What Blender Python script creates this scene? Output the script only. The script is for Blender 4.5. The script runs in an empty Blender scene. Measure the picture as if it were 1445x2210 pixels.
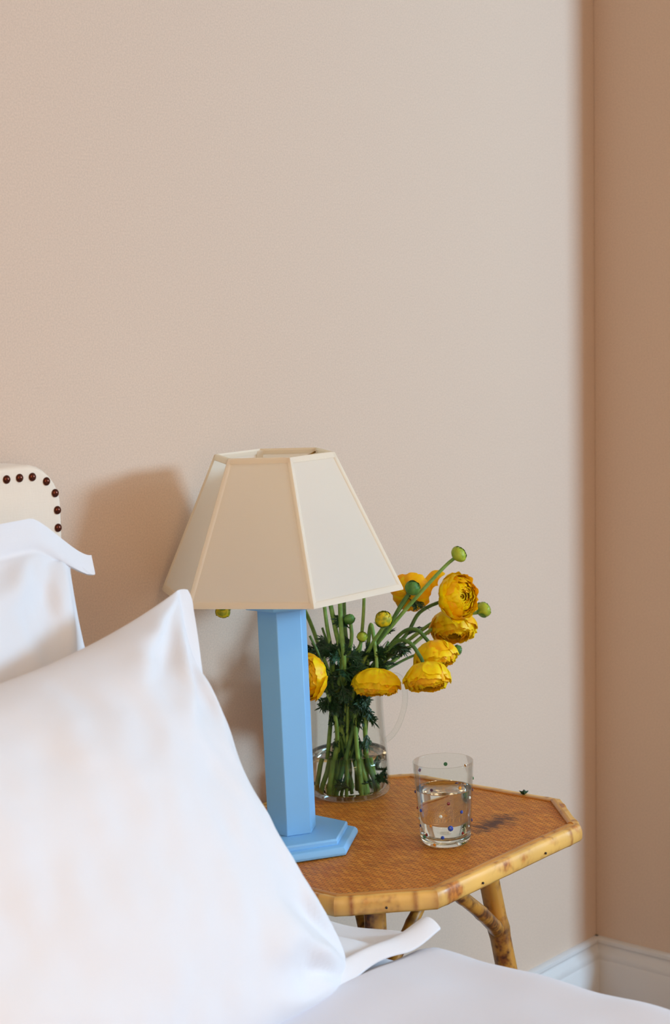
import bpy, bmesh, math, random
from mathutils import Vector, Matrix, noise
random.seed(7)
C = bpy.context.scene.collection
sc = bpy.context.scene

# ---------------------------------------------------------------- camera
F = 3820.9
CAM = Vector((-2.6716, -1.6643, 1.3167))
FW = Vector((0.756926, 0.642588, -0.118926))
RT = Vector((0.645210, -0.763740, -0.020127))
UP = Vector((0.103762, 0.061498, 0.992699))
cd = bpy.data.cameras.new('camera'); cam = bpy.data.objects.new('camera', cd); C.objects.link(cam)
cam.matrix_world = Matrix(((RT.x, UP.x, -FW.x, CAM.x), (RT.y, UP.y, -FW.y, CAM.y), (RT.z, UP.z, -FW.z, CAM.z), (0, 0, 0, 1)))
cd.sensor_fit = 'HORIZONTAL'; cd.sensor_width = 36; cd.lens = F / 1445 * 36
cd.clip_start = .05; cd.clip_end = 50
cd.dof.use_dof = True; cd.dof.focus_distance = 2.25; cd.dof.aperture_fstop = 11.0
sc.camera = cam

# ---------------------------------------------------------------- light
w = bpy.data.worlds.new('world'); sc.world = w; w.use_nodes = True
w.node_tree.nodes['Background'].inputs[0].default_value = (.75, .85, 1, 1)
w.node_tree.nodes['Background'].inputs[1].default_value = .6
def area(name, loc, target, sx, sy, power, col):
    l = bpy.data.lights.new(name, 'AREA'); l.shape = 'RECTANGLE'; l.size = sx; l.size_y = sy
    l.energy = power; l.color = col
    o = bpy.data.objects.new(name, l); C.objects.link(o); o.location = loc
    o.rotation_euler = (Vector(target) - Vector(loc)).to_track_quat('-Z', 'Y').to_euler()
    return o
WX0, WX1, WZ0, WZ1, YF = .7, 2.0, 1.1, 2.4, -4.2          # the window in the front wall, behind and right of the camera
area('window_daylight', ((WX0+WX1)/2, YF-.02, 2.07), ((WX0+WX1)/2, 0, 2.07), 1.3, .62, 186, (.455, .75, 1.03))
area('added_warm_fill', (-3.9, -3.3, 1.7), (-1, 0, .9), 2.2, 2.0, 44, (1, .74, .47))  # unseen warm fill from the front left, added to lift the lamp shade panels
area('added_overhead_fill', (-2.3, -2.5, 2.50), (-2.3, -2.5, 0), .5, .5, 17, (1, .60, .28))  # small warm overhead fill, added to warm the shaded walls; no fitting there
sc.view_settings.view_transform = 'Standard'; sc.view_settings.look = 'None'
sc.view_settings.gamma = 1; sc.view_settings.use_curve_mapping = False
sc.view_settings.exposure = 0.06

# ---------------------------------------------------------------- helpers
def lin(c): return tuple((x/255/12.92 if x/255 <= .04045 else ((x/255+.055)/1.055)**2.4) for x in c) + (1,)
def at(px, py, d):                     # a point at depth d metres in front of the camera position
    return CAM + FW*d + RT*((px-722.5)/F*d) - UP*((py-1105)/F*d)
def obj(name, bm, mat, parent=None, smooth=True):
    me = bpy.data.meshes.new(name)
    if smooth:
        for f in bm.faces: f.smooth = True
    bm.to_mesh(me); bm.free()
    o = bpy.data.objects.new(name, me); C.objects.link(o)
    if mat: me.materials.append(mat)
    if parent: o.parent = parent
    return o
def share(src, name, mw, parent=None):
    o = src.copy(); o.name = name; C.objects.link(o); o.parent = parent; o.matrix_local = mw
    return o
def tag(o, label, cat, group=None, kind=None):
    o['label'] = label; o['category'] = cat
    if group: o['group'] = group
    if kind: o['kind'] = kind
    return o
def empty(name, mw, label, cat, group=None):
    o = bpy.data.objects.new(name, None); C.objects.link(o); o.matrix_world = mw; o.empty_display_size = .05
    return tag(o, label, cat, group)
def knot(o, f):
    a = o.data.attributes.new('knot', 'FLOAT', 'POINT')
    for i, v in enumerate(o.data.vertices): a.data[i].value = f(v.co)
    return o
def struct(o): o['kind'] = 'structure'; return o
def sharp(o, ang=35):
    me = o.data
    for p in me.polygons: p.use_smooth = True
    me.set_sharp_from_angle(angle=math.radians(ang)); return o
def bevel(o, wd=.002, seg=3):
    m = o.modifiers.new('bevel', 'BEVEL'); m.width = wd; m.segments = seg; m.limit_method = 'ANGLE'; m.angle_limit = math.radians(30)
    return o
def box(bm, x0, x1, y0, y1, z0, z1):
    v = [bm.verts.new(p) for p in ((x0,y0,z0),(x1,y0,z0),(x1,y1,z0),(x0,y1,z0),(x0,y0,z1),(x1,y0,z1),(x1,y1,z1),(x0,y1,z1))]
    for f in ((3,2,1,0),(4,5,6,7),(0,1,5,4),(1,2,6,5),(2,3,7,6),(3,0,4,7)): bm.faces.new([v[i] for i in f])
    return bm
def loft(bm, rings, cap=True, closed=True):
    R = [[bm.verts.new(p) for p in r] for r in rings]; n = len(R[0])
    for a, b in zip(R, R[1:]):
        for i in range(n if closed else n-1):
            j = (i+1) % n; bm.faces.new((a[i], a[j], b[j], b[i]))
    if cap:
        bm.faces.new(list(reversed(R[0]))); bm.faces.new(R[-1])
    return R
def lathe(bm, prof, n=48, center=(0,0)):
    R = [[Vector((center[0]+r*math.cos(2*math.pi*i/n), center[1]+r*math.sin(2*math.pi*i/n), z)) for i in range(n)] for r, z in prof]
    return loft(bm, R, cap=False)
def close_ends(bm, R):
    bm.faces.new(list(reversed(R[0]))); bm.faces.new(R[-1])
def spline(pts, n=6):
    P = [pts[0]*2-pts[1]] + list(pts) + [pts[-1]*2-pts[-2]]
    out = []
    for i in range(1, len(P)-2):
        for k in range(n):
            t = k/n; a, b, c, d = P[i-1], P[i], P[i+1], P[i+2]
            out.append(.5*((2*b)+(c-a)*t+(2*a-5*b+4*c-d)*t*t+(3*b-a-3*c+d)*t**3))
    out.append(P[-2]); return out
def tube(bm, pts, rad, n=8, sp=6, cap=True, squash=1):
    P = spline([Vector(p) for p in pts], sp) if sp > 1 else [Vector(p) for p in pts]
    m = len(P); rings = []; up = None
    for i, p in enumerate(P):
        d = (P[min(i+1, m-1)]-P[max(i-1, 0)]).normalized()
        if up is None: up = d.orthogonal().normalized()
        up = (up-d*up.dot(d)).normalized(); s = d.cross(up)
        r = rad(i/(m-1)) if callable(rad) else rad
        rings.append([p+(up*math.cos(2*math.pi*k/n)*squash+s*math.sin(2*math.pi*k/n))*r for k in range(n)])
    loft(bm, rings, cap); return P
def fbm(p, o=3): return noise.fractal(Vector(p), 1.0, 2.0, o)
def ss(a, b, x):
    t = max(0, min(1, (x-a)/(b-a))); return t*t*(3-2*t)

# ---------------------------------------------------------------- materials
class Mat:
    def __init__(s, name, base=(200,200,200), rough=.6, **kw):
        m = bpy.data.materials.new(name); m.use_nodes = True; s.m = m; s.n = m.node_tree.nodes; s.l = m.node_tree.links
        s.b = s.n['Principled BSDF']; s.b.inputs['Base Color'].default_value = lin(base); s.b.inputs['Roughness'].default_value = rough
        for k, v in kw.items(): s.b.inputs[k.replace('_', ' ')].default_value = v
        s.tc = s.n.new('ShaderNodeTexCoord')
    def node(s, t, **kw):
        n = s.n.new(t)
        for k, v in kw.items():
            if k in n.inputs.keys(): n.inputs[k].default_value = v
            elif k.replace('_', ' ') in n.inputs.keys(): n.inputs[k.replace('_', ' ')].default_value = v
            else: setattr(n, k, v)
        return n
    def mapping(s, scale=(1,1,1), rot=(0,0,0), src='Object', loc=(0,0,0)):
        n = s.n.new('ShaderNodeMapping'); n.inputs['Scale'].default_value = scale; n.inputs['Rotation'].default_value = rot; n.inputs['Location'].default_value = loc
        s.l.new(s.tc.outputs[src], n.inputs[0]); return n.outputs[0]
    def noise(s, scale, detail=3, vec=None, rough=.5):
        n = s.node('ShaderNodeTexNoise', Scale=scale, Detail=detail, Roughness=rough)
        s.l.new(vec if vec else s.tc.outputs['Object'], n.inputs['Vector']); return n.outputs['Fac']
    def ramp(s, fac, stops):
        r = s.n.new('ShaderNodeValToRGB'); s.l.new(fac, r.inputs[0]); e = r.color_ramp.elements
        while len(e) < len(stops): e.new(.5)
        for i, (p, c) in enumerate(stops): e[i].position = p; e[i].color = lin(c) if len(c) == 3 else c
        return r.outputs[0]
    def mix(s, fac, a, b, mode='MIX'):
        n = s.node('ShaderNodeMix', data_type='RGBA', blend_type=mode)
        for i, v in ((0, fac), (6, a), (7, b)):
            if hasattr(v, 'links'): s.l.new(v, n.inputs[i])
            else: n.inputs[i].default_value = v if i == 0 else lin(v)
        return n.outputs[2]
    def math(s, op, a, b=0):
        n = s.n.new('ShaderNodeMath'); n.operation = op
        for i, v in ((0, a), (1, b)):
            if hasattr(v, 'links'): s.l.new(v, n.inputs[i])
            else: n.inputs[i].default_value = v
        return n.outputs[0]
    def color(s, c): s.l.new(c, s.b.inputs['Base Color']); return s
    def bump(s, h, strength=.3, dist=.001):
        n = s.node('ShaderNodeBump', Strength=strength, Distance=dist); s.l.new(h, n.inputs['Height']); s.l.new(n.outputs[0], s.b.inputs['Normal']); return s

def wall_paint(name, base):
    M = Mat(name, base, .85); M.b.inputs['Specular IOR Level'].default_value = .2
    g = M.noise(420, 1); 
    c = M.mix(.5, base, M.ramp(g, [(.3, tuple(int(x*.95) for x in base)), (.7, tuple(min(255, int(x*1.05)) for x in base))]))
    M.color(c); M.bump(M.noise(160, 3), .12, .001); return M.m
m_wall = wall_paint('beige_wall_paint', (212, 187, 167))
m_ceil = Mat('ceiling_paint', (232, 226, 214), .9).m
m_trim = Mat('white_trim_paint', (214, 210, 208), .5).m
def floor_mat():
    M = Mat('oak_floor', (150,110,72), .5)
    b = M.node('ShaderNodeTexBrick', Scale=1.0, offset=.4); b.inputs['Brick Width'].default_value = 1.2; b.inputs['Row Height'].default_value = .1
    b.inputs['Mortar Size'].default_value = .002
    b.inputs['Color1'].default_value = lin((160,118,78)); b.inputs['Color2'].default_value = lin((138,98,62)); b.inputs['Mortar'].default_value = lin((60,40,25))
    M.l.new(M.tc.outputs['Object'], b.inputs['Vector']); M.color(b.outputs['Color']); return M.m
m_floor = floor_mat()
def linen(name, base, rough=.9, weave=1400, st=.12, sheen=.2):
    M = Mat(name, base, rough); M.b.inputs['Sheen Weight'].default_value = sheen; M.b.inputs['Specular IOR Level'].default_value = .2
    a = M.noise(1, 2, M.mapping((weave, weave, 60))); b2 = M.noise(1, 2, M.mapping((60, 60, weave)))
    M.bump(M.math('ADD', a, b2), st, .0006); return M
m_cotton = linen('white_cotton', (229, 229, 234)).m
m_duvet = linen('duvet_cotton', (227, 227, 236)).m
m_headboard = linen('cream_linen', (236, 220, 202), weave=900, st=.3).m
m_mattress = Mat('mattress_ticking', (225, 222, 216), .9).m
def shade_mat():
    M = linen('cream_shade_fabric', (253, 247, 237), weave=1100, st=.15, sheen=0)
    t = M.node('ShaderNodeBsdfTranslucent'); t.inputs[0].default_value = lin((255, 246, 228))
    mx = M.node('ShaderNodeMixShader'); mx.inputs[0].default_value = .5
    out = M.n['Material Output']
    M.l.new(M.b.outputs[0], mx.inputs[1]); M.l.new(t.outputs[0], mx.inputs[2]); M.l.new(mx.outputs[0], out.inputs[0])
    return M.m
m_shade = shade_mat()
m_shadetrim = linen('cream_shade_trim', (248, 240, 228), weave=1100, st=.1, sheen=0).m
def blue_mat():
    M = Mat('blue_lacquer', (132, 193, 243), .38, Specular_IOR_Level=.5)
    M.bump(M.noise(55, 3), .05, .001); return M.m
m_blue = blue_mat()
m_brass = Mat('brass', (176, 140, 80), .3, Metallic=1).m
m_nail = Mat('bronze_nailhead', (92, 48, 36), .28, Metallic=.9).m
m_bulb = Mat('bulb_glass', (240, 240, 235), .3).m

def rattan():
    M = Mat('woven_rattan', (150, 92, 40), .5); M.b.inputs['Specular IOR Level'].default_value = .35
    v = M.mapping((1,1,1), (0,0,math.radians(90)))
    b = M.node('ShaderNodeTexBrick', Scale=1.0, offset=.5); b.inputs['Brick Width'].default_value = .0110; b.inputs['Row Height'].default_value = .0040
    b.inputs['Mortar Size'].default_value = .0005; b.inputs['Mortar Smooth'].default_value = .4
    b.inputs['Color1'].default_value = lin((246,160,56)); b.inputs['Color2'].default_value = lin((214,122,36)); b.inputs['Mortar'].default_value = lin((86,46,20))
    M.l.new(v, b.inputs['Vector'])
    n1 = M.noise(28, 5, rough=.7); n2 = M.noise(1, 4, M.mapping((260, 40, 40)), .7)
    c = M.mix(M.math('MULTIPLY', M.ramp(n1, [(.35, (0,0,0)), (.7, (255,255,255))]), .35), b.outputs['Color'], (150, 88, 36))
    c = M.mix(M.math('MULTIPLY', M.ramp(n2, [(.52, (0,0,0)), (.68, (255,255,255))]), .5), c, (108, 58, 26))
    n3 = M.noise(1, 3, M.mapping((300, 60, 40), loc=(.3,.2,0)), .6)
    c = M.mix(M.math('MULTIPLY', M.ramp(n3, [(.64, (0,0,0)), (.74, (255,255,255))]), .55), c, (222, 170, 104))
    # scorch mark with a shape of its own
    sep = M.n.new('ShaderNodeMapping'); sep.inputs['Location'].default_value = (-.105/.062, .112/.026, 0); sep.inputs['Scale'].default_value = (1/.062, 1/.026, 0)
    rot = M.n.new('ShaderNodeMapping'); rot.inputs['Rotation'].default_value = (0, 0, math.radians(0))
    M.l.new(M.tc.outputs['Object'], rot.inputs[0]); M.l.new(rot.outputs[0], sep.inputs[0]); M.sc_map = sep; M.rot = rot
    ln = M.node('ShaderNodeVectorMath', operation='LENGTH'); M.l.new(sep.outputs[0], ln.inputs[0])
    nn = M.noise(1, 4, M.mapping((130, 45, 40)), .7)
    d = M.math('ADD', ln.outputs['Value'], M.math('MULTIPLY', M.math('SUBTRACT', nn, .5), 3.2))
    c = M.mix(M.ramp(d, [(.2, (255,255,255)), (1.05, (0,0,0))]), c, (84, 44, 28))
    M.color(c); M.bump(b.outputs['Fac'], .5, -.0006); return M
MR = rattan(); m_rattan = MR.m
def bamboo(name, light=(222,168,84), mid=(188,118,46), dark=(118,62,26), spots=26, amt=.52):
    M = Mat(name, light, .38); M.b.inputs['Coat Weight'].default_value = .25; M.b.inputs['Coat Roughness'].default_value = .25
    n1 = M.noise(spots, 3, rough=.6); n2 = M.noise(9, 2); n3 = M.noise(120, 3)
    c = M.mix(M.ramp(n2, [(.35, (0,0,0)), (.7, (255,255,255))]), light, tuple(int(x*.9) for x in light))
    at_ = M.n.new('ShaderNodeAttribute'); at_.attribute_name = 'knot'
    c = M.mix(M.ramp(n1, [(amt, (0,0,0)), (amt+.07, (150,150,150)), (amt+.16, (255,255,255))]), c, M.mix(M.ramp(n3, [(.4,(0,0,0)),(.6,(255,255,255))]), mid, dark))
    kn = M.math('MULTIPLY', at_.outputs['Fac'], M.math('ADD', .35, n3))
    c = M.mix(kn, c, dark); M.color(c); M.bump(n3, .15, .0008); return M.m
m_edge = bamboo('tortoiseshell_cane_edge', (246,192,100), (206,128,50), (160,90,36), 26, .50)
m_strip = bamboo('golden_cane_strip', (206,142,64), (176,108,44), (140,80,34), 30, .55)
m_leg = bamboo('burnt_cane_leg', (206,142,52), (140,80,30), (84,44,20), 38, .44)
m_under = Mat('dark_underside_board', (96, 60, 34), .8).m
m_nailhole = Mat('nail_hole', (40, 24, 20), .5).m

def glass(name, tint=(250,252,250), ior=1.45, rough=0.0):
    m = bpy.data.materials.new(name); m.use_nodes = True; n = m.node_tree.nodes; n.clear()
    g = n.new('ShaderNodeBsdfGlass'); g.inputs['Color'].default_value = lin(tint); g.inputs['IOR'].default_value = ior; g.inputs['Roughness'].default_value = rough
    o = n.new('ShaderNodeOutputMaterial'); m.node_tree.links.new(g.outputs[0], o.inputs[0]); return m
m_glass = glass('clear_tumbler_glass'); m_water = glass('water', (252,253,252), 1.33)
def thin_glass():
    m = bpy.data.materials.new('thin_jug_glass'); m.use_nodes = True; n = m.node_tree.nodes; n.clear(); L = m.node_tree.links
    t = n.new('ShaderNodeBsdfTransparent'); t.inputs[0].default_value = lin((252,253,252))
    g = n.new('ShaderNodeBsdfGlossy'); g.inputs['Roughness'].default_value = .02
    lw = n.new('ShaderNodeLayerWeight'); lw.inputs['Blend'].default_value = .15
    mx = n.new('ShaderNodeMixShader'); o = n.new('ShaderNodeOutputMaterial')
    sc2 = n.new('ShaderNodeMath'); sc2.operation = 'MULTIPLY'; sc2.inputs[1].default_value = .32; L.new(lw.outputs['Fresnel'], sc2.inputs[0]); L.new(sc2.outputs[0], mx.inputs[0]); L.new(t.outputs[0], mx.inputs[1]); L.new(g.outputs[0], mx.inputs[2]); L.new(mx.outputs[0], o.inputs[0])
    return m
m_jug = thin_glass()
def petal_mat(name, inner, outer):
    M = Mat(name, inner, .45, Specular_IOR_Level=.25)
    lw = M.noise(140, 3)
    c = M.mix(M.ramp(lw, [(.35, (0,0,0)), (.65, (255,255,255))]), inner, outer)
    M.color(c); M.bump(M.noise(1, 2, M.mapping((900, 900, 90))), .15, .0004)
    t = M.node('ShaderNodeBsdfTranslucent'); M.l.new(c, t.inputs[0]); mx = M.node('ShaderNodeMixShader'); mx.inputs[0].default_value = .18
    M.l.new(M.b.outputs[0], mx.inputs[1]); M.l.new(t.outputs[0], mx.inputs[2]); M.l.new(mx.outputs[0], M.n['Material Output'].inputs[0])
    return M.m
m_petal = petal_mat('yellow_petal', (255, 224, 2), (255, 206, 2))
m_petal2 = petal_mat('orange_yellow_petal', (255, 200, 2), (253, 180, 2))
m_heart = petal_mat('lemon_petal', (255, 226, 30), (252, 206, 16))
def green(name, a, b, rough=.45, sc_=90):
    M = Mat(name, a, rough, Specular_IOR_Level=.35); M.color(M.mix(M.ramp(M.noise(sc_, 2), [(.35,(0,0,0)),(.65,(255,255,255))]), a, b)); return M.m
m_stem = green('green_stem', (136, 170, 84), (108, 148, 68))
m_stem2 = green('dark_green_stem', (92, 128, 62), (70, 106, 52))
m_leaf = green('dark_green_leaf', (40, 78, 44), (26, 56, 34), .5)
m_bud = green('lime_bud', (176, 186, 50), (140, 164, 48), .45, 120)
m_budyellow = green('yellow_green_bud', (226, 200, 24), (150, 158, 40), .45, 160)
m_budgreen = green('green_bud', (70, 120, 52), (96, 140, 60), .45, 120)
def gem(name, c):
    m = Mat(name, c, .12, Specular_IOR_Level=.8); return m.m
m_gem = {k: gem(k+'_gem', c) for k, c in dict(blue=(30,70,170), navy=(28,30,90), red=(120,22,26), purple=(70,30,60), green=(60,120,76), amber=(226,150,40), clear=(220,226,214)).items()}

# ---------------------------------------------------------------- room
XL, XE, YR, ZC = -4.4, 3.1, -.185, 2.62              # the right wall is the short side of a chimney breast; the room runs on beyond it
def slab(name, x0, x1, y0, y1, z0, z1, m, smooth=False):
    return struct(obj(name, box(bmesh.new(), x0, x1, y0, y1, z0, z1), m, smooth=False))
slab('floor', XL-.1, XE+.1, YF-.1, .1, -.05, 0, m_floor)
slab('ceiling', XL-.1, XE+.1, YF-.1, .1, ZC, ZC+.05, m_ceil)
slab('wall_back', XL-.1, XE+.1, 0, .1, 0, ZC, m_wall)
slab('wall_left', XL-.1, XL, YF, 0, 0, ZC, m_wall)
slab('wall_right', 0, XE, YR, -.0005, 0, ZC, m_wall)
slab('wall_far_right', XE, XE+.1, YF, 0, 0, ZC, m_wall)
bm = bmesh.new()
box(bm, XL-.1, WX0, YF-.15, YF, 0, ZC); box(bm, WX1, XE+.1, YF-.15, YF, 0, ZC); box(bm, WX0, WX1, YF-.15, YF, 0, WZ0); box(bm, WX0, WX1, YF-.15, YF, WZ1, ZC)
struct(obj('wall_front', bm, m_wall, smooth=False))
win = bpy.data.objects.new('window_1', None); C.objects.link(win); win.location = ((WX0+WX1)/2, YF, WZ0); struct(win)
bm = bmesh.new(); hw = (WX1-WX0)/2; hh = WZ1-WZ0
for a in ((-hw-.07, -hw, 0, .012, -.07, hh+.07), (hw, hw+.07, 0, .012, -.07, hh+.07), (-hw, hw, 0, .012, hh, hh+.07)): box(bm, *a)
obj('window_casing', bm, m_trim, win, smooth=False)
obj('window_sill', box(bmesh.new(), -hw-.09, hw+.09, -.06, .05, -.09, -.07), m_trim, win, smooth=False)
# baseboards: moulded profile (distance from wall, height)
BP = [(0,.158),(.006,.158),(.010,.155),(.0105,.149),(.0075,.145),(.008,.141),(.0145,.134),(.016,.126),(.0155,.12),(.018,.117),(.018,0),(0,0)]
def board(name, p0, p1, nrm):
    bm = bmesh.new(); p0 = Vector(p0); p1 = Vector(p1); nrm = Vector(nrm)
    loft(bm, [[p + nrm*d + Vector((0,0,z)) for d, z in BP] for p in (p0, p1)])
    bmesh.ops.recalc_face_normals(bm, faces=bm.faces); return sharp(struct(obj(name, bm, m_trim)), 40)
board('baseboard_back', (XL, 0, 0), (0, 0, 0), (0, -1, 0))
board('baseboard_right', (0, 0, 0), (0, YR-.018, 0), (-1, 0, 0))
board('baseboard_left', (XL, 0, 0), (XL, YF, 0), (1, 0, 0))

# ---------------------------------------------------------------- table frame (the old table stands a little out of true)
O = Vector((-.90648, -.22896, .62))
hf = Vector((FW.x, FW.y, 0)).normalized()
T = Matrix.Translation(O) @ Matrix.Rotation(math.radians(-1.364), 4, hf)
Ti = T.inverted()
def onT(x, y, z=0): return T @ Matrix.Translation((x-O.x, y-O.y, z))
A, B, K, BAND = .2419, .2148, .0862, .0215
def octa(i=0):                                # octagon inset by i
    a, b = A-i, B-i; k = K - i*(2-math.sqrt(2))
    return [Vector(p) for p in ((a,-b+k,0),(a,b-k,0),(a-k,b,0),(-a+k,b,0),(-a,b-k,0),(-a,-b+k,0),(-a+k,-b,0),(a-k,-b,0))]
table = empty('side_table', T, 'small octagonal cane side table with a woven rattan top and burnt bamboo legs', 'side table')
def ring(z, i): return [p+Vector((0,0,z)) for p in octa(i)]
bm = bmesh.new(); loft(bm, [ring(-.006,.006), ring(0,.006)]); obj('woven_top', bm, m_rattan, table, smooth=False)
bm = bmesh.new(); loft(bm, [ring(-BAND+.004,.012), ring(-.007,.012)]); obj('underside_board', bm, m_under, table, smooth=False)
bmN = bmesh.new(); bmesh.ops.create_uvsphere(bmN, u_segments=8, v_segments=5, radius=.0016)
nail0 = None
PR = [(.009,.0010),(.004,.0018),(.0008,.0012),(-.0008,-.0010),(-.0022,-.006),(-.0026,-.0115),(-.0020,-.0175),(.0006,-.0210),(.006,-.0218),(.009,-.0205)]
for k in range(8):
    nx = (k+1) % 8; bm = bmesh.new(); N = 60; rings = []
    o0, o1 = octa(0)[k], octa(0)[nx]; d = (o1-o0).normalized(); nr = Vector((d.y, -d.x, 0))
    t22 = math.tan(math.radians(22.5)); L = (o1-o0).length
    for j in range(N+1):
        r = []
        for q, (ins, z) in enumerate(PR):
            ext = -ins*t22                                        # mitred ends
            s = -ext + (L+2*ext)*j/N
            node = .0010*math.exp(-((s-.02)/.006)**2) + .0012*math.exp(-((s-(L-.025))/.005)**2)   # growth rings of the cane
            wob = .0006*fbm((s*30+k*7, z*60, k))
            e = 0 if j in (0, N) else 1
            r.append(o0 + d*s + nr*(-ins + (node+wob)*e*(1 if z < .002 else 0)) + Vector((0,0,z)))
        rings.append(r)
    loft(bm, rings); bmesh.ops.recalc_face_normals(bm, faces=bm.faces)
    ed = obj('cane_edge', bm, m_edge, table)
    knot(ed, lambda p: max(math.exp(-(((p-o0).dot(d)-.020)/.0035)**2), .9*math.exp(-(((p-o0).dot(d)-L+.026)/.003)**2), .5*math.exp(-((p-o0).dot(d)/.006)**2), .5*math.exp(-(((p-o0).dot(d)-L)/.006)**2)))
    sharp(ed, 50)
    # thin strip on top, inside the edge
    p0, p1 = octa(.008)[k], octa(.008)[nx]; q0, q1 = octa(.0155)[k], octa(.0155)[nx]
    bm = bmesh.new(); rr = []
    hgt = .0042 if k == 7 else .0026
    for (u, v2) in ((p0, q0), (p1, q1)):
        rr.append([u.lerp(v2, s)+Vector((0,0,z)) for s, z in ((0,-.001),(0,hgt*.6),(.3,hgt),(.7,hgt),(1,hgt*.6),(1,-.001))])
    loft(bm, rr); bmesh.ops.recalc_face_normals(bm, faces=bm.faces)
    sharp(obj('cane_strip', bm, m_strip, table), 40)
    for s in ((.28, .72) if L > .15 else (.5,)):
        if nail0 is None: nail0 = obj('nail', bmN, m_nailhole, ed); nl = nail0
        else: nl = share(nail0, 'nail', Matrix(), ed)
        nl.matrix_local = Matrix.Translation(o0.lerp(o1, s) + nr*.0036 + Vector((0,0,-.013)))
def floor_pt(w0, w1):                         # extend the line through two world points down to the floor
    w0, w1 = Vector(w0), Vector(w1); t = (w0.z-.004)/(w0.z-w1.z); return w0 + (w1-w0)*t
def cane(name, w0, w1, r0, r1, mat, nodes=5, bend=.0, seed=0):
    w0, w1 = Vector(w0), Vector(w1); L = (w1-w0).length; n = 40; pts = []
    side = (w1-w0).cross(Vector((0,0,1))).normalized()
    for i in range(n+1):
        t = i/n; pts.append(Ti @ (w0.lerp(w1, t) + side*bend*math.sin(math.pi*t)))
    def rad(t):
        f = (t*nodes + seed*.37) % 1
        return (r0+(r1-r0)*t)*(1 + .10*math.exp(-((min(f, 1-f))/.05)**2))
    bm = bmesh.new(); tube(bm, pts, rad, 14, 1); o = obj(name, bm, mat, table)
    a = Ti @ w0; dd = (Ti @ w1)-a
    def kf(p):
        f = ((p-a).dot(dd)/dd.length_squared*nodes + seed*.37) % 1; return .8*math.exp(-((min(f, 1-f))/.035)**2)
    return knot(o, kf)
ztop = .605
legs = [((-.829,-.342,ztop-.004), (-.789,-.350,.428)), ((-1.035,-.325,ztop), (-1.052,-.345,.43)), ((-.800,-.125,ztop-.004), (-.782,-.108,.43)), ((-1.03,-.125,ztop), (-1.055,-.11,.43))]
for i, (a, b) in enumerate(legs):
    cane('leg', a, floor_pt(a, b), .0135, .0165, m_leg, 5, 0, i)
cane('brace', (-.985,-.402,.598), (-.800,-.3475,.475), .0085, .0100, m_leg, 3, .006, 1)
cane('brace', (-.93,-.20,.598), (-1.036,-.335,.47), .0085, .0095, m_leg, 3, .004, 2)
cane('brace', (-.735,-.20,.52), (-1.02,-.20,.235), .0085, .0095, m_leg, 4, .0, 3)
cane('brace', (-.88,-.14,.20), (-.80,-.30,.20), .0085, .0095, m_leg, 4, .0, 3)

# crumb of leaf on the far edge
bm = bmesh.new()
c0 = Vector((0,0,0)); pts = []
for i in range(14):
    a = 2*math.pi*i/14; r = .0062 if i % 2 else .003
    pts.append(bm.verts.new((r*1.4*math.cos(a), r*math.sin(a), .0012+.0025*(i % 3))))
cv = bm.verts.new((0,0,.004)); cb = bm.verts.new((0,0,.0))
for i in range(14): bm.faces.new((pts[i], pts[(i+1)%14], cv)); bm.faces.new((pts[(i+1)%14], pts[i], cb))
lf = obj('leaf_crumb', bm, m_leaf); lf.matrix_world = T @ Matrix.Translation((A-.010, -.075, .0022))
tag(lf, 'tiny dark green leaf crumb fallen on the far edge of the cane table', 'leaf')

# ---------------------------------------------------------------- lamp
lp = onT(-1.01549, -.17535)
rt_l = Vector((RT.x, RT.y, 0)).normalized()
hfl = hf.copy()
LM = T @ Matrix.Translation((-1.01549-O.x, -.17535-O.y, 0))
lamp = empty('table_lamp', LM, 'blue hexagonal column table lamp with a six-sided cream fabric shade', 'lamp')
def hx(r, z, ph, k):
    a = math.radians(ph+60*k); return (rt_l*math.cos(a)-hfl*math.sin(a))*r + Vector((0,0,z))
PS = 73.985; PC = PS-33.654
def hexloft(name, prof, ph, mat, bev=.0015, seg=3):
    bm = bmesh.new(); loft(bm, [[hx(r, z, ph, k) for k in range(6)] for r, z in prof])
    bmesh.ops.recalc_face_normals(bm, faces=bm.faces)
    o = obj(name, bm, mat, lamp); sharp(o, 28)
    if bev: bevel(o, bev, seg)
    return o
hexloft('base_foot', [(.0855,.0002),(.0895,.002),(.0905,.005),(.0895,.0085),(.0865,.0115),(.082,.0128),(.0785,.0131)], PC, m_blue, .0006, 2)
hexloft('base_plate', [(.0755,.012),(.0765,.0135),(.0765,.0185),(.075,.0205)], PC, m_blue, .0008, 2)
hexloft('column', [(.0327,.0205),(.0327,.3150)], PC, m_blue, .0012, 3)
hexloft('column_cap', [(.047,.3130),(.049,.3150),(.049,.3240),(.0465,.3260)], PC, m_blue, .0008, 2)
bm = bmesh.new(); R = lathe(bm, [(.006,.325),(.006,.37),(.013,.372),(.0155,.378),(.0155,.405),(.013,.408)], 24); close_ends(bm, R); obj('bulb_socket', bm, m_brass, lamp)
bm = bmesh.new(); R = lathe(bm, [(.012,.408),(.014,.415),(.026,.44),(.028,.452),(.024,.466),(.012,.475),(.001,.477)], 24); close_ends(bm, R); obj('light_bulb', bm, m_bulb, lamp)
SB, ST, RB, RTp = .3355, .5083, .15824, .07762
shade = bpy.data.objects.new('lamp_shade', None); C.objects.link(shade); shade.parent = lamp
shade['label'] = 'six-sided cream fabric shade with stitched seams'
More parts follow.
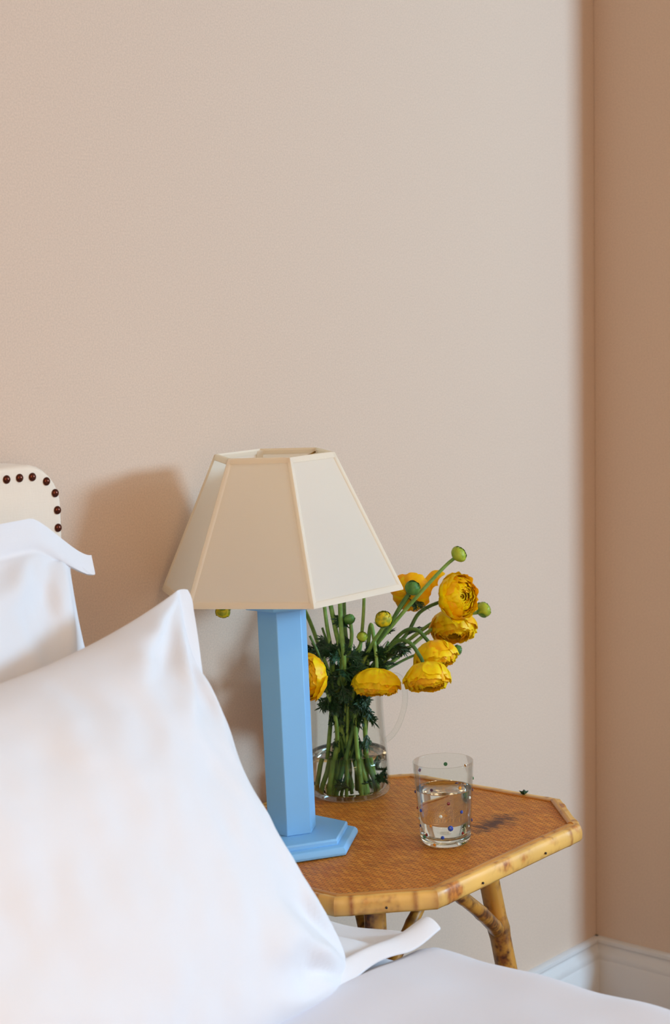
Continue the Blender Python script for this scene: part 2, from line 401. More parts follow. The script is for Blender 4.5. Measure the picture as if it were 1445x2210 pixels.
for k in range(6):
    bm = bmesh.new(); th = .0016; n = 8
    a0, a1, b0, b1 = hx(RB, SB, PS, k), hx(RB, SB, PS, k+1), hx(RTp, ST, PS, k), hx(RTp, ST, PS, k+1)
    nr = (a1-a0).cross(b0-a0).normalized()
    ctr = Vector((0,0,(SB+ST)/2))
    if nr.dot((a0+b1)/2-ctr) < 0: nr = -nr
    grid = []
    g = []
    for i in range(n+1):
        row = []
        for j in range(n+1):
            u, v2 = i/n, j/n; p = a0.lerp(a1, u).lerp(b0.lerp(b1, u), v2)
            row.append(bm.verts.new(p - nr*(.0022*4*u*(1-u)*(1-v2*.5))))
        g.append(row)
    for i in range(n):
        for j in range(n): bm.faces.new((g[i][j], g[i+1][j], g[i+1][j+1], g[i][j+1]))
    bmesh.ops.recalc_face_normals(bm, faces=bm.faces)
    sharp(obj('shade_panel', bm, m_shade, shade), 40)
def stripe(name, p0, p1, n0, wdt, thk, mat, parent):   # a flat tape with rounded back along p0-p1
    d = (p1-p0).normalized(); s = d.cross(n0).normalized(); bm = bmesh.new()
    prof = ((-1,-.3),(-1,.55),(-.6,1),(.6,1),(1,.55),(1,-.3))
    loft(bm, [[p+s*u*wdt/2+n0*v2*thk for u, v2 in prof] for p in (p0, p1)]); bmesh.ops.recalc_face_normals(bm, faces=bm.faces)
    return sharp(obj(name, bm, mat, parent), 60)
for k in range(6):
    a, b = hx(RB, SB, PS, k), hx(RTp, ST, PS, k); out = hx(1, 0, PS, k).normalized(); out = (out-(b-a).normalized()*out.dot((b-a).normalized())).normalized()
    # folded seam tape wrapping each rib: two facets following the two neighbouring panels
    bm = bmesh.new(); rr = []
    for (p, pn, pp) in ((a, hx(RB, SB, PS, k+1), hx(RB, SB, PS, k-1)), (b, hx(RTp, ST, PS, k+1), hx(RTp, ST, PS, k-1))):
        d1 = (pn-p).normalized(); d2 = (pp-p).normalized()
        rr.append([p+d1*.0048-out*.0030, p+d1*.0048+out*.0002, p+d1*.0028+out*.0013, p+out*.0015, p+d2*.0028+out*.0013, p+d2*.0048+out*.0002, p+d2*.0048-out*.0030])
    loft(bm, rr); bmesh.ops.recalc_face_normals(bm, faces=bm.faces); sharp(obj('seam_tape', bm, m_shade, shade), 60)
for nm, r, z, zz in (('bottom_binding', RB, SB, 1), ('top_binding', RTp, ST, -1)):
    bm = bmesh.new()
    sl = (RTp-RB)/(ST-SB)
    prof = [(.0008, -.0010*zz), (.0012, .001*zz), (.0012, .0052*zz), (.0004, .0060*zz), (-.0028, .0060*zz), (-.0034, .001*zz), (-.0018, -.0014*zz)]
    loft(bm, [[hx(r+dr+sl*dz, z+dz, PS, k) for k in range(6)] for dr, dz in prof] + [[hx(r+prof[0][0]+sl*prof[0][1], z+prof[0][1], PS, k) for k in range(6)]], cap=False)
    bmesh.ops.remove_doubles(bm, verts=bm.verts, dist=1e-6); bmesh.ops.recalc_face_normals(bm, faces=bm.faces); sharp(obj(nm, bm, m_shade, shade), 30)
bm = bmesh.new()
for k in range(3): tube(bm, [Vector((0,0,.41+.0)), hx(RTp*.5, ST-.02, PS, 2*k), hx(RTp-.003, ST-.004, PS, 2*k)], .0012, 6, 4)
obj('shade_carrier', bm, m_brass, shade)

# ---------------------------------------------------------------- tumbler
tum = empty('tumbler', onT(-.90344, -.33861, .0003), 'clear glass tumbler dotted with small coloured glass gems, two thirds full of water', 'glass')
H_, R1, R0 = .108, .0390, .0316
def rad_t(z): return R0 + (R1-R0)*(z/H_)**.9
bm = bmesh.new(); R = lathe(bm, [(.0001,.0008),(.022,.0004),(.0275,.0010),(.0300,.0035),(rad_t(.008),.008),(rad_t(.0125)-.0002,.0125),(.0285,.0140),(.0262,.0132),(.020,.0122),(.0001,.0118)], 96)
bm.faces.new(list(reversed(R[0]))); bm.faces.new(R[-1]); bmesh.ops.recalc_face_normals(bm, faces=bm.faces)
obj('tumbler_base', bm, m_glass, tum)
pw = [(rad_t(z), z) for z in (.0128,.02,.04,.06,.08,.095)] + [(R1-.0001,.1072),(R1-.0007,H_),(R1-.0014,.1072)] + [(rad_t(z)-.0014, z) for z in (.095,.08,.06,.04,.02,.0128)]
bm = bmesh.new(); lathe(bm, pw+pw[:1], 96); bmesh.ops.remove_doubles(bm, verts=bm.verts, dist=1e-6); bmesh.ops.recalc_face_normals(bm, faces=bm.faces)
obj('tumbler_wall', bm, m_jug, tum)
WL = .0720
wp = [(.0001,.0124),(.020,.0128),(.0262,.0138),(.0285,.0152),(rad_t(.024)-.0017,.024)] + [(rad_t(z)-.0017, z) for z in (.04,.06,WL-.0006)] + [(rad_t(WL)-.0016,WL+.0004),(rad_t(WL)-.003,WL-.0002),(.0001,WL-.0003)]
bm = bmesh.new(); R = lathe(bm, wp, 96); bm.faces.new(list(reversed(R[0]))); bm.faces.new(R[-1]); bmesh.ops.recalc_face_normals(bm, faces=bm.faces)
wt = obj('drinking_water', bm, m_water); wt.matrix_world = tum.matrix_world
tag(wt, 'clear drinking water filling two thirds of the gem-dotted tumbler', 'water')
# gems: (angle from the camera side in degrees, + = right in view; height; kind; size)
gems = [(-28,.079,'purple',1),(30,.080,'amber',1.1),(5,.0615,'red',1.1),(-62,.0485,'blue',1.1),(34,.0480,'blue',1.1),(-12,.0445,'clear',1.1),(-36,.031,'amber',.9),(8,.0285,'blue',1.8),(-72,.027,'navy',.9),(86,.0290,'navy',1.1),(-10,.0165,'blue',1.2),(38,.0195,'red',1),(-50,.0180,'red',1),(-58,.0140,'green',1.3),(-88,.069,'navy',1.1),(88,.0835,'green',1),(-82,.049,'red',.9),(80,.070,'purple',.9),(26,.0065,'clear',1),(-30,.0065,'amber',1),(60,.063,'clear',1),
        (-130,.090,'red',1.1),(172,.093,'green',1.3),(128,.094,'amber',.9),(-150,.066,'green',1),(150,.062,'blue',1),(-110,.030,'clear',1),(118,.026,'red',1),(178,.032,'amber',1)]
bmG = bmesh.new(); Rg = lathe(bmG, [(.0001,-.0003),(.0018,-.0003),(.0018,.0004),(.0012,.0010),(.0001,.0012)], 8); bm = bmG
bmG.faces.new(list(reversed(Rg[0]))); bmG.faces.new(Rg[-1])
base_g = {}
toCam = -hfl; rtv = rt_l
for ang, z, kd, s in gems:
    a = math.radians(ang); dirv = toCam*math.cos(a)+rtv*math.sin(a)
    mw = Matrix.Translation(dirv*(rad_t(z)-.0001)+Vector((0,0,z))) @ dirv.to_track_quat('Z', 'Y').to_matrix().to_4x4() @ Matrix.Scale(s*1.12, 4)
    if kd not in base_g:
        if not base_g: g = obj('glass_gem', bmG, m_gem[kd], tum, smooth=False); first = g
        else:
            g = first.copy(); g.data = first.data.copy(); g.data.materials[0] = m_gem[kd]; C.objects.link(g); g.parent = tum
        base_g[kd] = g; g.matrix_local = mw
    else: g = share(base_g[kd], 'glass_gem', mw, tum)
    g['label'] = 'small %s glass gem' % kd

# ---------------------------------------------------------------- jug
JX, JY, JH = -.79188, -.08646, .178
jug = empty('glass_jug', onT(JX, JY, .0003), 'clear glass jug with a looped handle holding the yellow flowers', 'jug')
def rad_j(z):
    return .0580 - .0012*ss(.03, .0, z) - .0060*ss(.015, .12, z) + .0030*ss(.15, .178, z)
bm = bmesh.new(); n = 72
prof = [(.0001,.0012),(.045,.0006),(.0535,.0016),(.0570,.0055)] + [(rad_j(z), z) for z in (.012,.025,.045,.07,.095,.12,.145,.165)] + [(rad_j(JH), JH)]
prof_i = [(rad_j(JH)-.0022, JH)] + [(rad_j(z)-.0022, z) for z in (.165,.145,.12,.095,.07,.045,.025)] + [(.0540,.012),(.050,.0075),(.044,.0062),(.0001,.0060)]
R = lathe(bm, prof+prof_i, n)
bm.faces.new(list(reversed(R[0]))); bm.faces.new(R[-1])
spd = (-rt_l*.9 - hfl*.4).normalized()          # the pouring lip, away from the handle
for v in bm.verts:
    z = v.co.z; r = Vector((v.co.x, v.co.y, 0))
    if z > .13 and r.length > .01:
        c = max(0, r.normalized().dot(spd)); v.co += spd*.016*ss(.14, JH, z)*c**14; v.co.z += .004*ss(.15, JH, z)*c**10
bmesh.ops.recalc_face_normals(bm, faces=bm.faces); obj('jug_body', bm, m_jug, jug)
hd = (rt_l*1.0 - hfl*.12).normalized()
hp = [(rad_j(.160)-.002,.160),(.066,.170),(.078,.166),(.0835,.148),(.082,.125),(.0735,.100),(.063,.084),(rad_j(.078)-.001,.076)]
bm = bmesh.new(); tube(bm, [hd*r+Vector((0,0,z)) for r, z in hp], .0042, 12, 6, squash=.75); obj('jug_handle', bm, m_jug, jug)
JW = .062
wp = [(.0001,.0064),(.043,.0066),(.0495,.0080),(.0535,.0125)] + [(rad_j(z)-.0024, z) for z in (.025,.045,JW)] + [(rad_j(JW)-.0050,JW-.0012),(.0001,JW-.0014)]
bm = bmesh.new(); R = lathe(bm, wp, 72); bm.faces.new(list(reversed(R[0]))); bm.faces.new(R[-1]); bmesh.ops.recalc_face_normals(bm, faces=bm.faces)
wj = obj('vase_water', bm, m_water); wj.matrix_world = jug.matrix_world
tag(wj, 'shallow water around the green stems in the bottom of the glass jug', 'water')

# ---------------------------------------------------------------- flowers
def petal(bm, R, th0, th1, az, wd, flare, seed, zs=.78, n=7, m=8, ruf=.04):
    """curved petal: th is the polar angle from the bottom (0) towards the top (180)"""
    g = []
    for i in range(n+1):
        t = i/n; th = math.radians(th0+(th1-th0)*t); row = []
        wt_ = wd*(.35+.65*math.sin(min(1, t*1.25)*math.pi/2))*(1 if t < .8 else 1-.35*((t-.8)/.2)**2)
        for j in range(m+1):
            s = 2*j/m-1; a = az+s*wt_
            rr = R*(1 + flare*t*t + ruf*noise.noise(Vector((seed*3.1+s*1.7, t*2.5, seed)))*(.4+t) + .02*s*s)
            edge = R*(.06*noise.noise(Vector((s*4+seed, seed*1.3, 2)))+.05*noise.noise(Vector((s*11+seed, seed*1.3, 5))))*t*t
            row.append(bm.verts.new((rr*math.sin(th)*math.cos(a), rr*math.sin(th)*math.sin(a), (-rr*math.cos(th)+edge)*zs)))
        g.append(row)
    for i in range(n):
        for j in range(m): bm.faces.new((g[i][j], g[i][j+1], g[i+1][j+1], g[i+1][j]))
def axis_mat(p, ax, roll=0):
    return Matrix.Translation(p) @ Vector(ax).normalized().to_track_quat('Z', 'Y').to_matrix().to_4x4() @ Matrix.Rotation(roll, 4, 'Z')
ML = lambda d: d.normalized()
def bloom(parent, p, ax, R, seed, open_=1.0, zs=.8, stray=None, orange=False):
    """p = where the stem meets the bloom, ax = the way it faces; built around its own centre"""
    rnd = random.Random(seed); ax = ML(ax)
    mw = axis_mat(p + ax*R*zs*.92, ax, rnd.random()*6)
    bm = bmesh.new()                                   # packed heart
    for l in range(4):
        Rl = R*(.25+.13*l); k = 5+l
        for q in range(k): petal(bm, Rl, 40, 168-8*l, 2*math.pi*q/k+l*.7, .85, -.05, seed+l*9+q, zs+.08, 6, 5)
    core = obj('flower_heart', bm, m_heart if not orange else m_petal, parent); core.matrix_local = mw @ Matrix.Translation((0,0,R*.02))
    layers = [(.66, 150, 7, -.04), (.75, 139, 8, -.02), (.84, 127, 8, .0), (.92, 114, 8, .03), (.98, 101, 8, .07), (1.0, 88, 7, .13*open_)]
    pid = 0
    for l, (f, th1, k, fl) in enumerate(layers):
        for q in range(k):
            bm = bmesh.new()
            jit = rnd.uniform(-7, 7)
            petal(bm, R*f, 4, th1+jit+(12 if l > 2 else 0), 2*math.pi*q/k + l*.43 + rnd.uniform(-.12, .12), .62+rnd.uniform(-.06,.1), fl+rnd.uniform(-.03,.05), seed*7+l*20+q, zs, 7, 10, .12)
            mt = (m_petal, m_petal, m_petal2)[rnd.randrange(3)] if not orange else (m_petal, m_petal2, m_petal2)[rnd.randrange(3)]
            o = obj('petal', bm, mt, core); o.matrix_local = Matrix.Translation((0,0,-R*.02)) @ Matrix.Rotation(rnd.uniform(-.07,.07), 4, 'X'); pid += 1
    if stray is not None:
        bm = bmesh.new(); petal(bm, R*1.35, 8, 78, 0, .42, .25, seed, zs, 8, 7, .08)
        o = obj('petal', bm, m_petal2, core); loc = mw.to_3x3().inverted() @ ML(stray); o.matrix_local = Matrix.Translation((0,0,-R*.02)) @ Matrix.Rotation(math.atan2(loc.y, loc.x), 4, 'Z')
    bm = bmesh.new()                                   # sepals and receptacle
    for q in range(5): petal(bm, R*.42, 0, 62, 2*math.pi*q/5+.3, .34, .35, seed+q, zs*.9, 5, 4)
    bmesh.ops.create_uvsphere(bm, u_segments=10, v_segments=6, radius=R*.13, matrix=Matrix.Translation((0,0,-R*.34)))
    o = obj('sepals', bm, m_leaf, parent); o.matrix_local = axis_mat(p+ax*R*.36, ax)
def bud(parent, p, ax, r, mat, seed, sep=True, yellow=0, squash=1.0):
    ax = ML(ax); bm = bmesh.new()
    for l in range(3):
        for q in range(6): petal(bm, r*(.82+.09*l), 5, 168-22*l, 2*math.pi*q/6+l*.5, .66, -.02, seed+q+l*8, .95*squash, 7, 4, .05)
    bmesh.ops.create_uvsphere(bm, u_segments=14, v_segments=9, radius=r*.8, matrix=Matrix.Scale(squash*.95, 4, (0,0,1)))
    o = obj('bud', bm, mat, parent); o.matrix_local = axis_mat(p+ax*r*.85*squash, ax)
    if sep:
        bm = bmesh.new()
        for q in range(5): petal(bm, r*1.06, 3, 70+12*(q % 2), 2*math.pi*q/5, .5, .06, seed+q, .95*squash, 6, 4, .05)
        o = obj('sepals', bm, m_budgreen, parent); o.matrix_local = axis_mat(p+ax*r*.85*squash, ax)
def leaf_mesh(seed, L=.04, lobes=7, wid=.0022, spread=.5):
    """a finely cut leaf lying along +X, built with thin folded lobes"""
    rnd = random.Random(seed); bm = bmesh.new()
    def lobe(p, d, l, w_, depth=0):
        n = ML(Vector((rnd.uniform(-.3,.3), rnd.uniform(-.3,.3), 1))); s = d.cross(n).normalized()*w_; up_ = n*w_*.35
        c = [p, p+d*l*.35, p+d*l*.7+Vector((0,0,-l*.04)), p+d*l+Vector((0,0,-l*.12))]
        wz = (.5, 1, .75, .02); prev = None
        for q, ww in zip(c, wz):
            cur = [bm.verts.new(q-s*ww), bm.verts.new(q+up_*ww), bm.verts.new(q+s*ww), bm.verts.new(q-up_*ww)]
            if prev:
                for k in range(4): bm.faces.new((prev[k], prev[(k+1)%4], cur[(k+1)%4], cur[k]))
            prev = cur
        if depth < 1:
            for k in range(2 if l > .014 else 1):
                for sg in (-1, 1):
                    dd = (d + s.normalized()*sg*.75 + Vector((0,0,rnd.uniform(-.2,.2)))).normalized()
                    lobe(p+d*l*(.35+.3*k), dd, l*rnd.uniform(.32,.5), w_*.75, depth+1)
    lobe(Vector((0,0,0)), Vector((1,0,0)), L, wid)
    for k in range(1, lobes//2+1):
        for sg in (-1, 1):
            t = k/(lobes//2+1); ang = sg*(spread+rnd.uniform(-.15,.25))
            d = Vector((math.cos(ang), math.sin(ang), rnd.uniform(-.3,.3))).normalized()
            lobe(Vector((L*t*.7, 0, 0)), d, L*(.62-.35*t)*rnd.uniform(.8,1.2), wid*.9)
    return bm
leafs = []
def add_leaf(parent, p, d, L=.04, seed=0, wid=.0022):
    d = ML(d); rnd = random.Random(seed)
    k = seed % 6
    M4 = Matrix.Translation(p) @ d.to_track_quat('X', 'Z').to_matrix().to_4x4() @ Matrix.Rotation(rnd.uniform(-1.5,1.5), 4, 'X') @ Matrix.Scale(L/.04, 4)
    if len(leafs) <= k:
        k = len(leafs); o = obj('leaf', leaf_mesh(k+3, wid=.0024), m_leaf, parent, smooth=False); leafs.append(o)
    else: o = share(leafs[k], 'leaf', Matrix(), parent)
    o.matrix_local = M4; return o
DV = lambda x, y, z: RT*x + UP*y - FW*z            # view-aligned direction: right, up, towards the camera (for aiming blooms)
G = 'yellow ranunculus stems in the glass jug'
def stem_thing(label, path, r=.0028, mat=None, group=G, cat='flower', name='ranunculus'):
    """path: list of (px, py, depth) sampled off the photograph as real points around the jug"""
    P = [at(*q) for q in path]
    o = empty(name, Matrix.Identity(4), label, cat, group)
    bm = bmesh.new(); pts = tube(bm, P, lambda t: r*(1.12-.25*t), 8, 6)
    obj('stem', bm, mat or m_stem, o); return o, P, pts
D = 2.47
def foot(k):                                      # stem ends stand on the floor of the jug in a loose ring
    a = k*2.399; rr = .012+.030*((k*37) % 10)/10
    return Vector((JX-O.x + rr*math.cos(a), JY-O.y + rr*math.sin(a), .0105))
def to_px(wp):
    v = wp-CAM; d = v.dot(FW); return (722.5+F*v.dot(RT)/d, 1105-F*v.dot(UP)/d, d)
fk = [0]
def make(label, head, neck=None, **kw):
    k = fk[0]; fk[0] += 1
    f = T @ foot(k); start = to_px(f)
    path = [start] + ([neck] if neck else []) + head
    return stem_thing(label, path, **kw)
def sprinkle(o, pts, rng, n, L, seed):
    rnd = random.Random(seed)
    for i in range(n):
        q = pts[int(len(pts)*rnd.uniform(*rng))]; a = rnd.uniform(0, 6.28)
        add_leaf(o, q, DV(math.cos(a), rnd.uniform(-.35,.8), math.sin(a)*.6), L*rnd.uniform(.7,1.2), seed*13+i)
# --- big blooms
o, P, pts = make('open yellow ranunculus highest on the right, with one petal sticking out left', [(800,1440,2.50),(872,1375,2.50),(905,1322,2.50),(955,1297,2.49),(985,1290,2.47)], (765,1520,2.50), mat=m_stem2)
bloom(o, P[-1]+DV(-.012,.0,0), DV(.62,.10,.75), .0300, 11, 1, .72)
bm = bmesh.new(); petal(bm, .0205, 0, 80, 0, 1.5, .1, 77, .5, 8, 12, .12); ob = obj('petal', bm, m_petal2, o); ob.matrix_local = axis_mat(at(948,1262,2.485), DV(.25,.1,-1), .6); sprinkle(o, pts, (.3,.62), 4, .04, 21)
o, P, pts = make('yellow ranunculus seen from behind, beside the corner of the lamp shade', [(790,1420,2.45),(838,1350,2.46),(872,1300,2.46),(882,1285,2.46)], (757,1520,2.49), mat=m_stem)
bloom(o, P[-1], DV(.25,.30,-1), .0250, 23, 1, .55, orange=True); sprinkle(o, pts, (.45,.9), 3, .03, 22)
o, P, pts = make('yellow ranunculus hanging just under the highest open bloom', [(790,1470,2.51),(850,1425,2.51),(918,1368,2.51),(965,1333,2.52),(985,1326,2.53)], (752,1525,2.52), mat=m_stem)
bloom(o, P[-1]+DV(-.006,.002,0), DV(.0,-.65,.40), .0300, 31, 1, .85, orange=False); sprinkle(o, pts, (.25,.4), 2, .035, 23)
o, P, pts = make('yellow ranunculus drooping third from the top on the right', [(800,1450,2.46),(860,1372,2.45),(895,1358,2.44),(920,1380,2.43),(930,1397,2.42)], (770,1520,2.48), mat=m_stem2)
bloom(o, P[-1]+DV(0,.006,0), DV(.25,-.85,.30), .0275, 41, 1, .80); sprinkle(o, pts, (.3,.5), 3, .035, 24)
o, P, pts = make('yellow ranunculus drooping lowest on the right, facing down', [(795,1460,2.43),(848,1390,2.41),(880,1385,2.39),(905,1415,2.38),(916,1440,2.37)], (775,1520,2.46), mat=m_stem2)
bloom(o, P[-1]+DV(.001,.004,0), DV(.12,-1,.36), .0285, 53, 1, .78); sprinkle(o, pts, (.3,.5), 3, .035, 25)
o, P, pts = make('yellow ranunculus nodding in front of the jug rim', [(792,1440,2.44),(795,1380,2.44),(800,1348,2.43),(806,1375,2.42),(812,1425,2.41),(812,1452,2.40)], (785,1520,2.46), mat=m_stem)
bloom(o, P[-1]+DV(0,.004,0), DV(-.03,-1,.22), .0300, 67, 1, .74)
o, P, pts = make('yellow ranunculus half hidden behind the blue lamp column', [(705,1490,2.44),(690,1440,2.42),(688,1420,2.40)], (725,1560,2.46), mat=m_stem)
bloom(o, at(672,1455,2.36)+DV(.012,0,-.008), DV(-.75,-.10,.55), .0285, 79, 1, .80, orange=True)
# --- buds
o, P, pts = make('long-stemmed pale lime bud standing highest of the bouquet', [(790,1425,2.44),(850,1345,2.43),(915,1270,2.42),(960,1222,2.42),(981,1204,2.42)], (765,1510,2.46), mat=m_stem, name='ranunculus_bud')
bud(o, P[-1], DV(.55,.55,.35), .0118, m_bud, 5, False, squash=.85)
o, P, pts = make('half-open yellow bud with green sepals below the lamp shade corner', [(775,1450,2.43),(800,1395,2.42),(822,1360,2.41),(830,1345,2.40)], (760,1520,2.46), mat=m_stem, name='ranunculus_bud')
bud(o, P[-1]+DV(-.001,-.002,0), DV(-.1,.8,.55), .0118, m_budyellow, 6, True); sprinkle(o, pts, (.5,.8), 3, .032, 31)
o, P, pts = make('pale green bud peeping out behind the highest open bloom', [(800,1450,2.53),(870,1390,2.54),(950,1335,2.54),(1010,1325,2.54),(1032,1322,2.54)], (765,1520,2.52), mat=m_stem, name='ranunculus_bud')
bud(o, P[-1], DV(.75,.45,.2), .0112, m_bud, 8, True)
o, P, pts = make('round green bud in front of the bloom seen from behind', [(790,1430,2.44),(838,1352,2.43),(868,1300,2.42),(884,1278,2.415)], (762,1515,2.46), mat=m_stem2, name='ranunculus_bud')
bud(o, P[-1], DV(.35,.6,.5), .0108, m_budgreen, 9, False)
o, P, pts = make('small dark green bud on an upright stem left of the yellow bud', [(748,1440,2.43),(758,1380,2.42),(757,1352,2.42),(756,1345,2.42)], (745,1520,2.46), mat=m_stem, name='ranunculus_bud')
bud(o, P[-1], DV(-.3,.9,.2), .0078, m_budgreen, 10, True); sprinkle(o, pts, (.4,.8), 3, .03, 32)
o, P, pts = make('tiny lime bud among the leaves above the nodding bloom', [(755,1440,2.42),(772,1400,2.41),(779,1385,2.405),(780,1380,2.40)], (750,1520,2.46), r=.0020, mat=m_stem, name='ranunculus_bud')
bud(o, P[-1], DV(.1,.6,.6), .0072, m_bud, 12, True)
o, P, pts = make('small green bud behind the blooms on the far right', [(800,1470,2.54),(880,1420,2.55),(950,1400,2.55),(978,1402,2.55)], (760,1530,2.53), r=.0020, mat=m_stem2, name='ranunculus_bud')
bud(o, P[-1], DV(.8,-.1,.2), .0075, m_budgreen, 13, True)
o, P, pts = make('green and yellow bud hanging left of the lamp column under the shade', [(690,1400,2.52),(640,1290,2.49),(560,1250,2.42),(500,1275,2.365),(482,1306,2.35)], (715,1500,2.49), mat=m_stem, name='ranunculus_bud')
bud(o, P[-1]+DV(0,-.001,0), DV(-.1,-1,.2), .0100, m_budyellow, 14, True)
# --- stems that run up behind the lamp shade, with their blooms hidden there
for i, (lbl, q) in enumerate((
    ('green ranunculus stem rising behind the shade, nearest the lamp column', [(718,1430,2.42),(705,1350,2.42),(698,1290,2.44),(695,1240,2.46)]),
    ('green ranunculus stem rising behind the shade, second from the lamp column', [(738,1430,2.41),(724,1360,2.42),(710,1290,2.44),(703,1245,2.47)]),
    ('thick green ranunculus stem rising straight up behind the shade front corner', [(742,1430,2.40),(736,1360,2.41),(733,1290,2.44),(732,1240,2.47)]),
    ('dark green ranunculus stem close beside the thick upright one', [(752,1430,2.49),(745,1360,2.50),(742,1290,2.53),(742,1250,2.55)]),
    ('green ranunculus stem rising right of the small dark bud', [(770,1440,2.46),(779,1380,2.48),(784,1320,2.50),(786,1250,2.54)]))):
    o, P, pts = make(lbl, q, (720+8*i,1520,2.47), r=.0034 if i in (1,2) else .0027, mat=(m_stem, m_stem, m_stem, m_stem2, m_stem)[i])
    bloom(o, P[-1], DV((-.5,-.3,.1,.4,.5)[i],.8,-.4), .024, 90+i, 1, .7); sprinkle(o, pts, (.28,.50), 4, .036, 40+i)
# --- leafy sprays filling the middle of the bouquet and the jug
for i, (q, nl, rng) in enumerate((
    ([(700,1480,2.42),(690,1420,2.40),(668,1372,2.40)], 7, (.45,1)),
    ([(715,1470,2.43),(712,1410,2.42),(695,1355,2.43)], 6, (.35,.95)),
    ([(735,1460,2.41),(738,1430,2.40),(730,1400,2.40)], 10, (.4,.95)),
    ([(790,1470,2.47),(815,1430,2.46),(838,1385,2.47)], 11, (.4,.95)),
    ([(800,1465,2.44),(828,1430,2.43),(845,1415,2.43)], 10, (.45,.95)),
    ([(760,1470,2.43),(765,1430,2.42),(768,1400,2.42)], 9, (.4,.95)),
    ([(775,1480,2.48),(800,1440,2.48),(825,1400,2.48)], 8, (.4,.95)))):
    o, P, pts = make(('leafy green spray leaning left behind the lamp column', 'leafy green spray reaching up left of the upright stems', 'dense leafy spray over the left of the jug rim', 'dark leafy spray at the right, under the long-stemmed lime bud', 'dark toothed leaves reaching right above the jug handle', 'leafy spray standing just above the middle of the jug rim', 'leafy spray behind the yellow bud')[i], q, (720+12*i,1530,2.47), r=.0019, mat=m_stem2, name='leafy_spray', group='leafy sprays in the glass jug', cat='foliage')
    sprinkle(o, pts, (rng[0]-.08, rng[1]-.08), nl-2, .032, 60+i)
    if i == 3: [add_leaf(o, T @ Vector((JX-O.x+.044*math.cos(a_), JY-O.y+.044*math.sin(a_), .020+.004*(j % 4))), hf*math.cos(a_*2)+rt_l*math.sin(a_*3)+Vector((0,0,.3)), .026, 900+j) for j, a_ in enumerate([-2.4,-2.0,-1.6,-1.2,-.8,-.4,0,.4,-1.0,-1.4])]
    rnd = random.Random(500+i)
    for j in range(8):                                # feathery leaves below the rim, inside the glass
        t = rnd.uniform(.12, .45); qq = pts[int(len(pts)*t)]
        add_leaf(o, qq, DV(rnd.uniform(-.5,.5), -1, rnd.uniform(-.3,.3)), .030, 700+i*7+j)

# ---------------------------------------------------------------- bed
ZB = .585                                            # top of the made mattress
bed = empty('bed', Matrix.Translation((-2.05, -1.0, 0)), 'white bed with a cream upholstered headboard studded with dark nailheads', 'bed')
def loc(bmx):                                        # shift world-built geometry into the bed's frame
    bmesh.ops.translate(bmx, verts=bmx.verts, vec=(2.05, 1.0, 0)); return bmx
XR, ZT, YH = -1.293, 1.134, -.07
def hb_outline(i):                                   # headboard outline inset by i, from the right foot round to the left foot
    xr = XR-i; zt = ZT-i; pts = [(xr, .25), (xr, .7), (xr, 1.0)]
    cr = .052
    for k in range(9):
        a = math.radians(90*k/8); r = max(.008, cr-i*.6)
        pts.append((xr-r+r*math.cos(a), zt-r+r*math.sin(a)))
    xl = -2.85+i
    for x in (-1.5, -1.7, -1.9): pts.append((x, zt))
    left = [(2*(-2.07)-x, z) for x, z in reversed(pts[:-3])]
    return pts + [(-2.1, zt), (-2.3, zt), (-2.6, zt)] + left
bm = bmesh.new(); prof = [(0, -.022), (0, YH+.006), (.0025, YH), (.005, YH-.0012), (.012, YH-.0010), (.03, YH-.0016), (.06, YH-.005), (.15, YH-.010)]
rings = [[Vector((x, y, z)) for x, z in hb_outline(i)] for i, y in prof]
loft(bm, rings, cap=True); bmesh.ops.recalc_face_normals(bm, faces=bm.faces); hb = obj('headboard', loc(bm), m_headboard, bed); sharp(hb, 50)
bm = bmesh.new(); R = lathe(bm, [(.0050,-.0005),(.0050,.0006),(.0042,.0018),(.0024,.0030),(.0001,.0034)], 16); close_ends(bm, R)
n0 = obj('nailhead', bm, m_nail, hb)
nx = [(-1.301,1.077),(-1.3035,1.0975),(-1.316,1.1125),(-1.337,1.1195),(-1.356,1.1200),(-1.375,1.1200)] + [(-1.375-.019*k, 1.12) for k in range(1, 72)] + [(-1.301, 1.077-.021*k) for k in range(1, 22)]
for i, (x, z) in enumerate(nx):
    o = n0 if i == 0 else share(n0, 'nailhead', Matrix(), hb)
    o.matrix_local = Matrix.Translation((x+2.05, YH-.0016+1.0, z)) @ Matrix.Rotation(math.radians(90), 4, 'X')
bm = bmesh.new(); loc(box(bm, -2.82, -1.20, -2.02, -.075, .12, .34)); bevel(obj('bed_base', bm, m_headboard, bed, smooth=False), .015, 3)
bm = bmesh.new(); loc(box(bm, -2.81, -1.205, -2.01, -.078, .342, .555)); bevel(sharp(obj('mattress', bm, m_mattress, bed)), .03, 4)
for x in (-2.76, -1.26):
    for y in (-1.96, -.14):
        bm = bmesh.new(); R = lathe(bm, [(.022,0),(.03,.12)], 16, (x+2.05, y+1.0)); close_ends(bm, R); obj('foot', bm, m_under, bed)
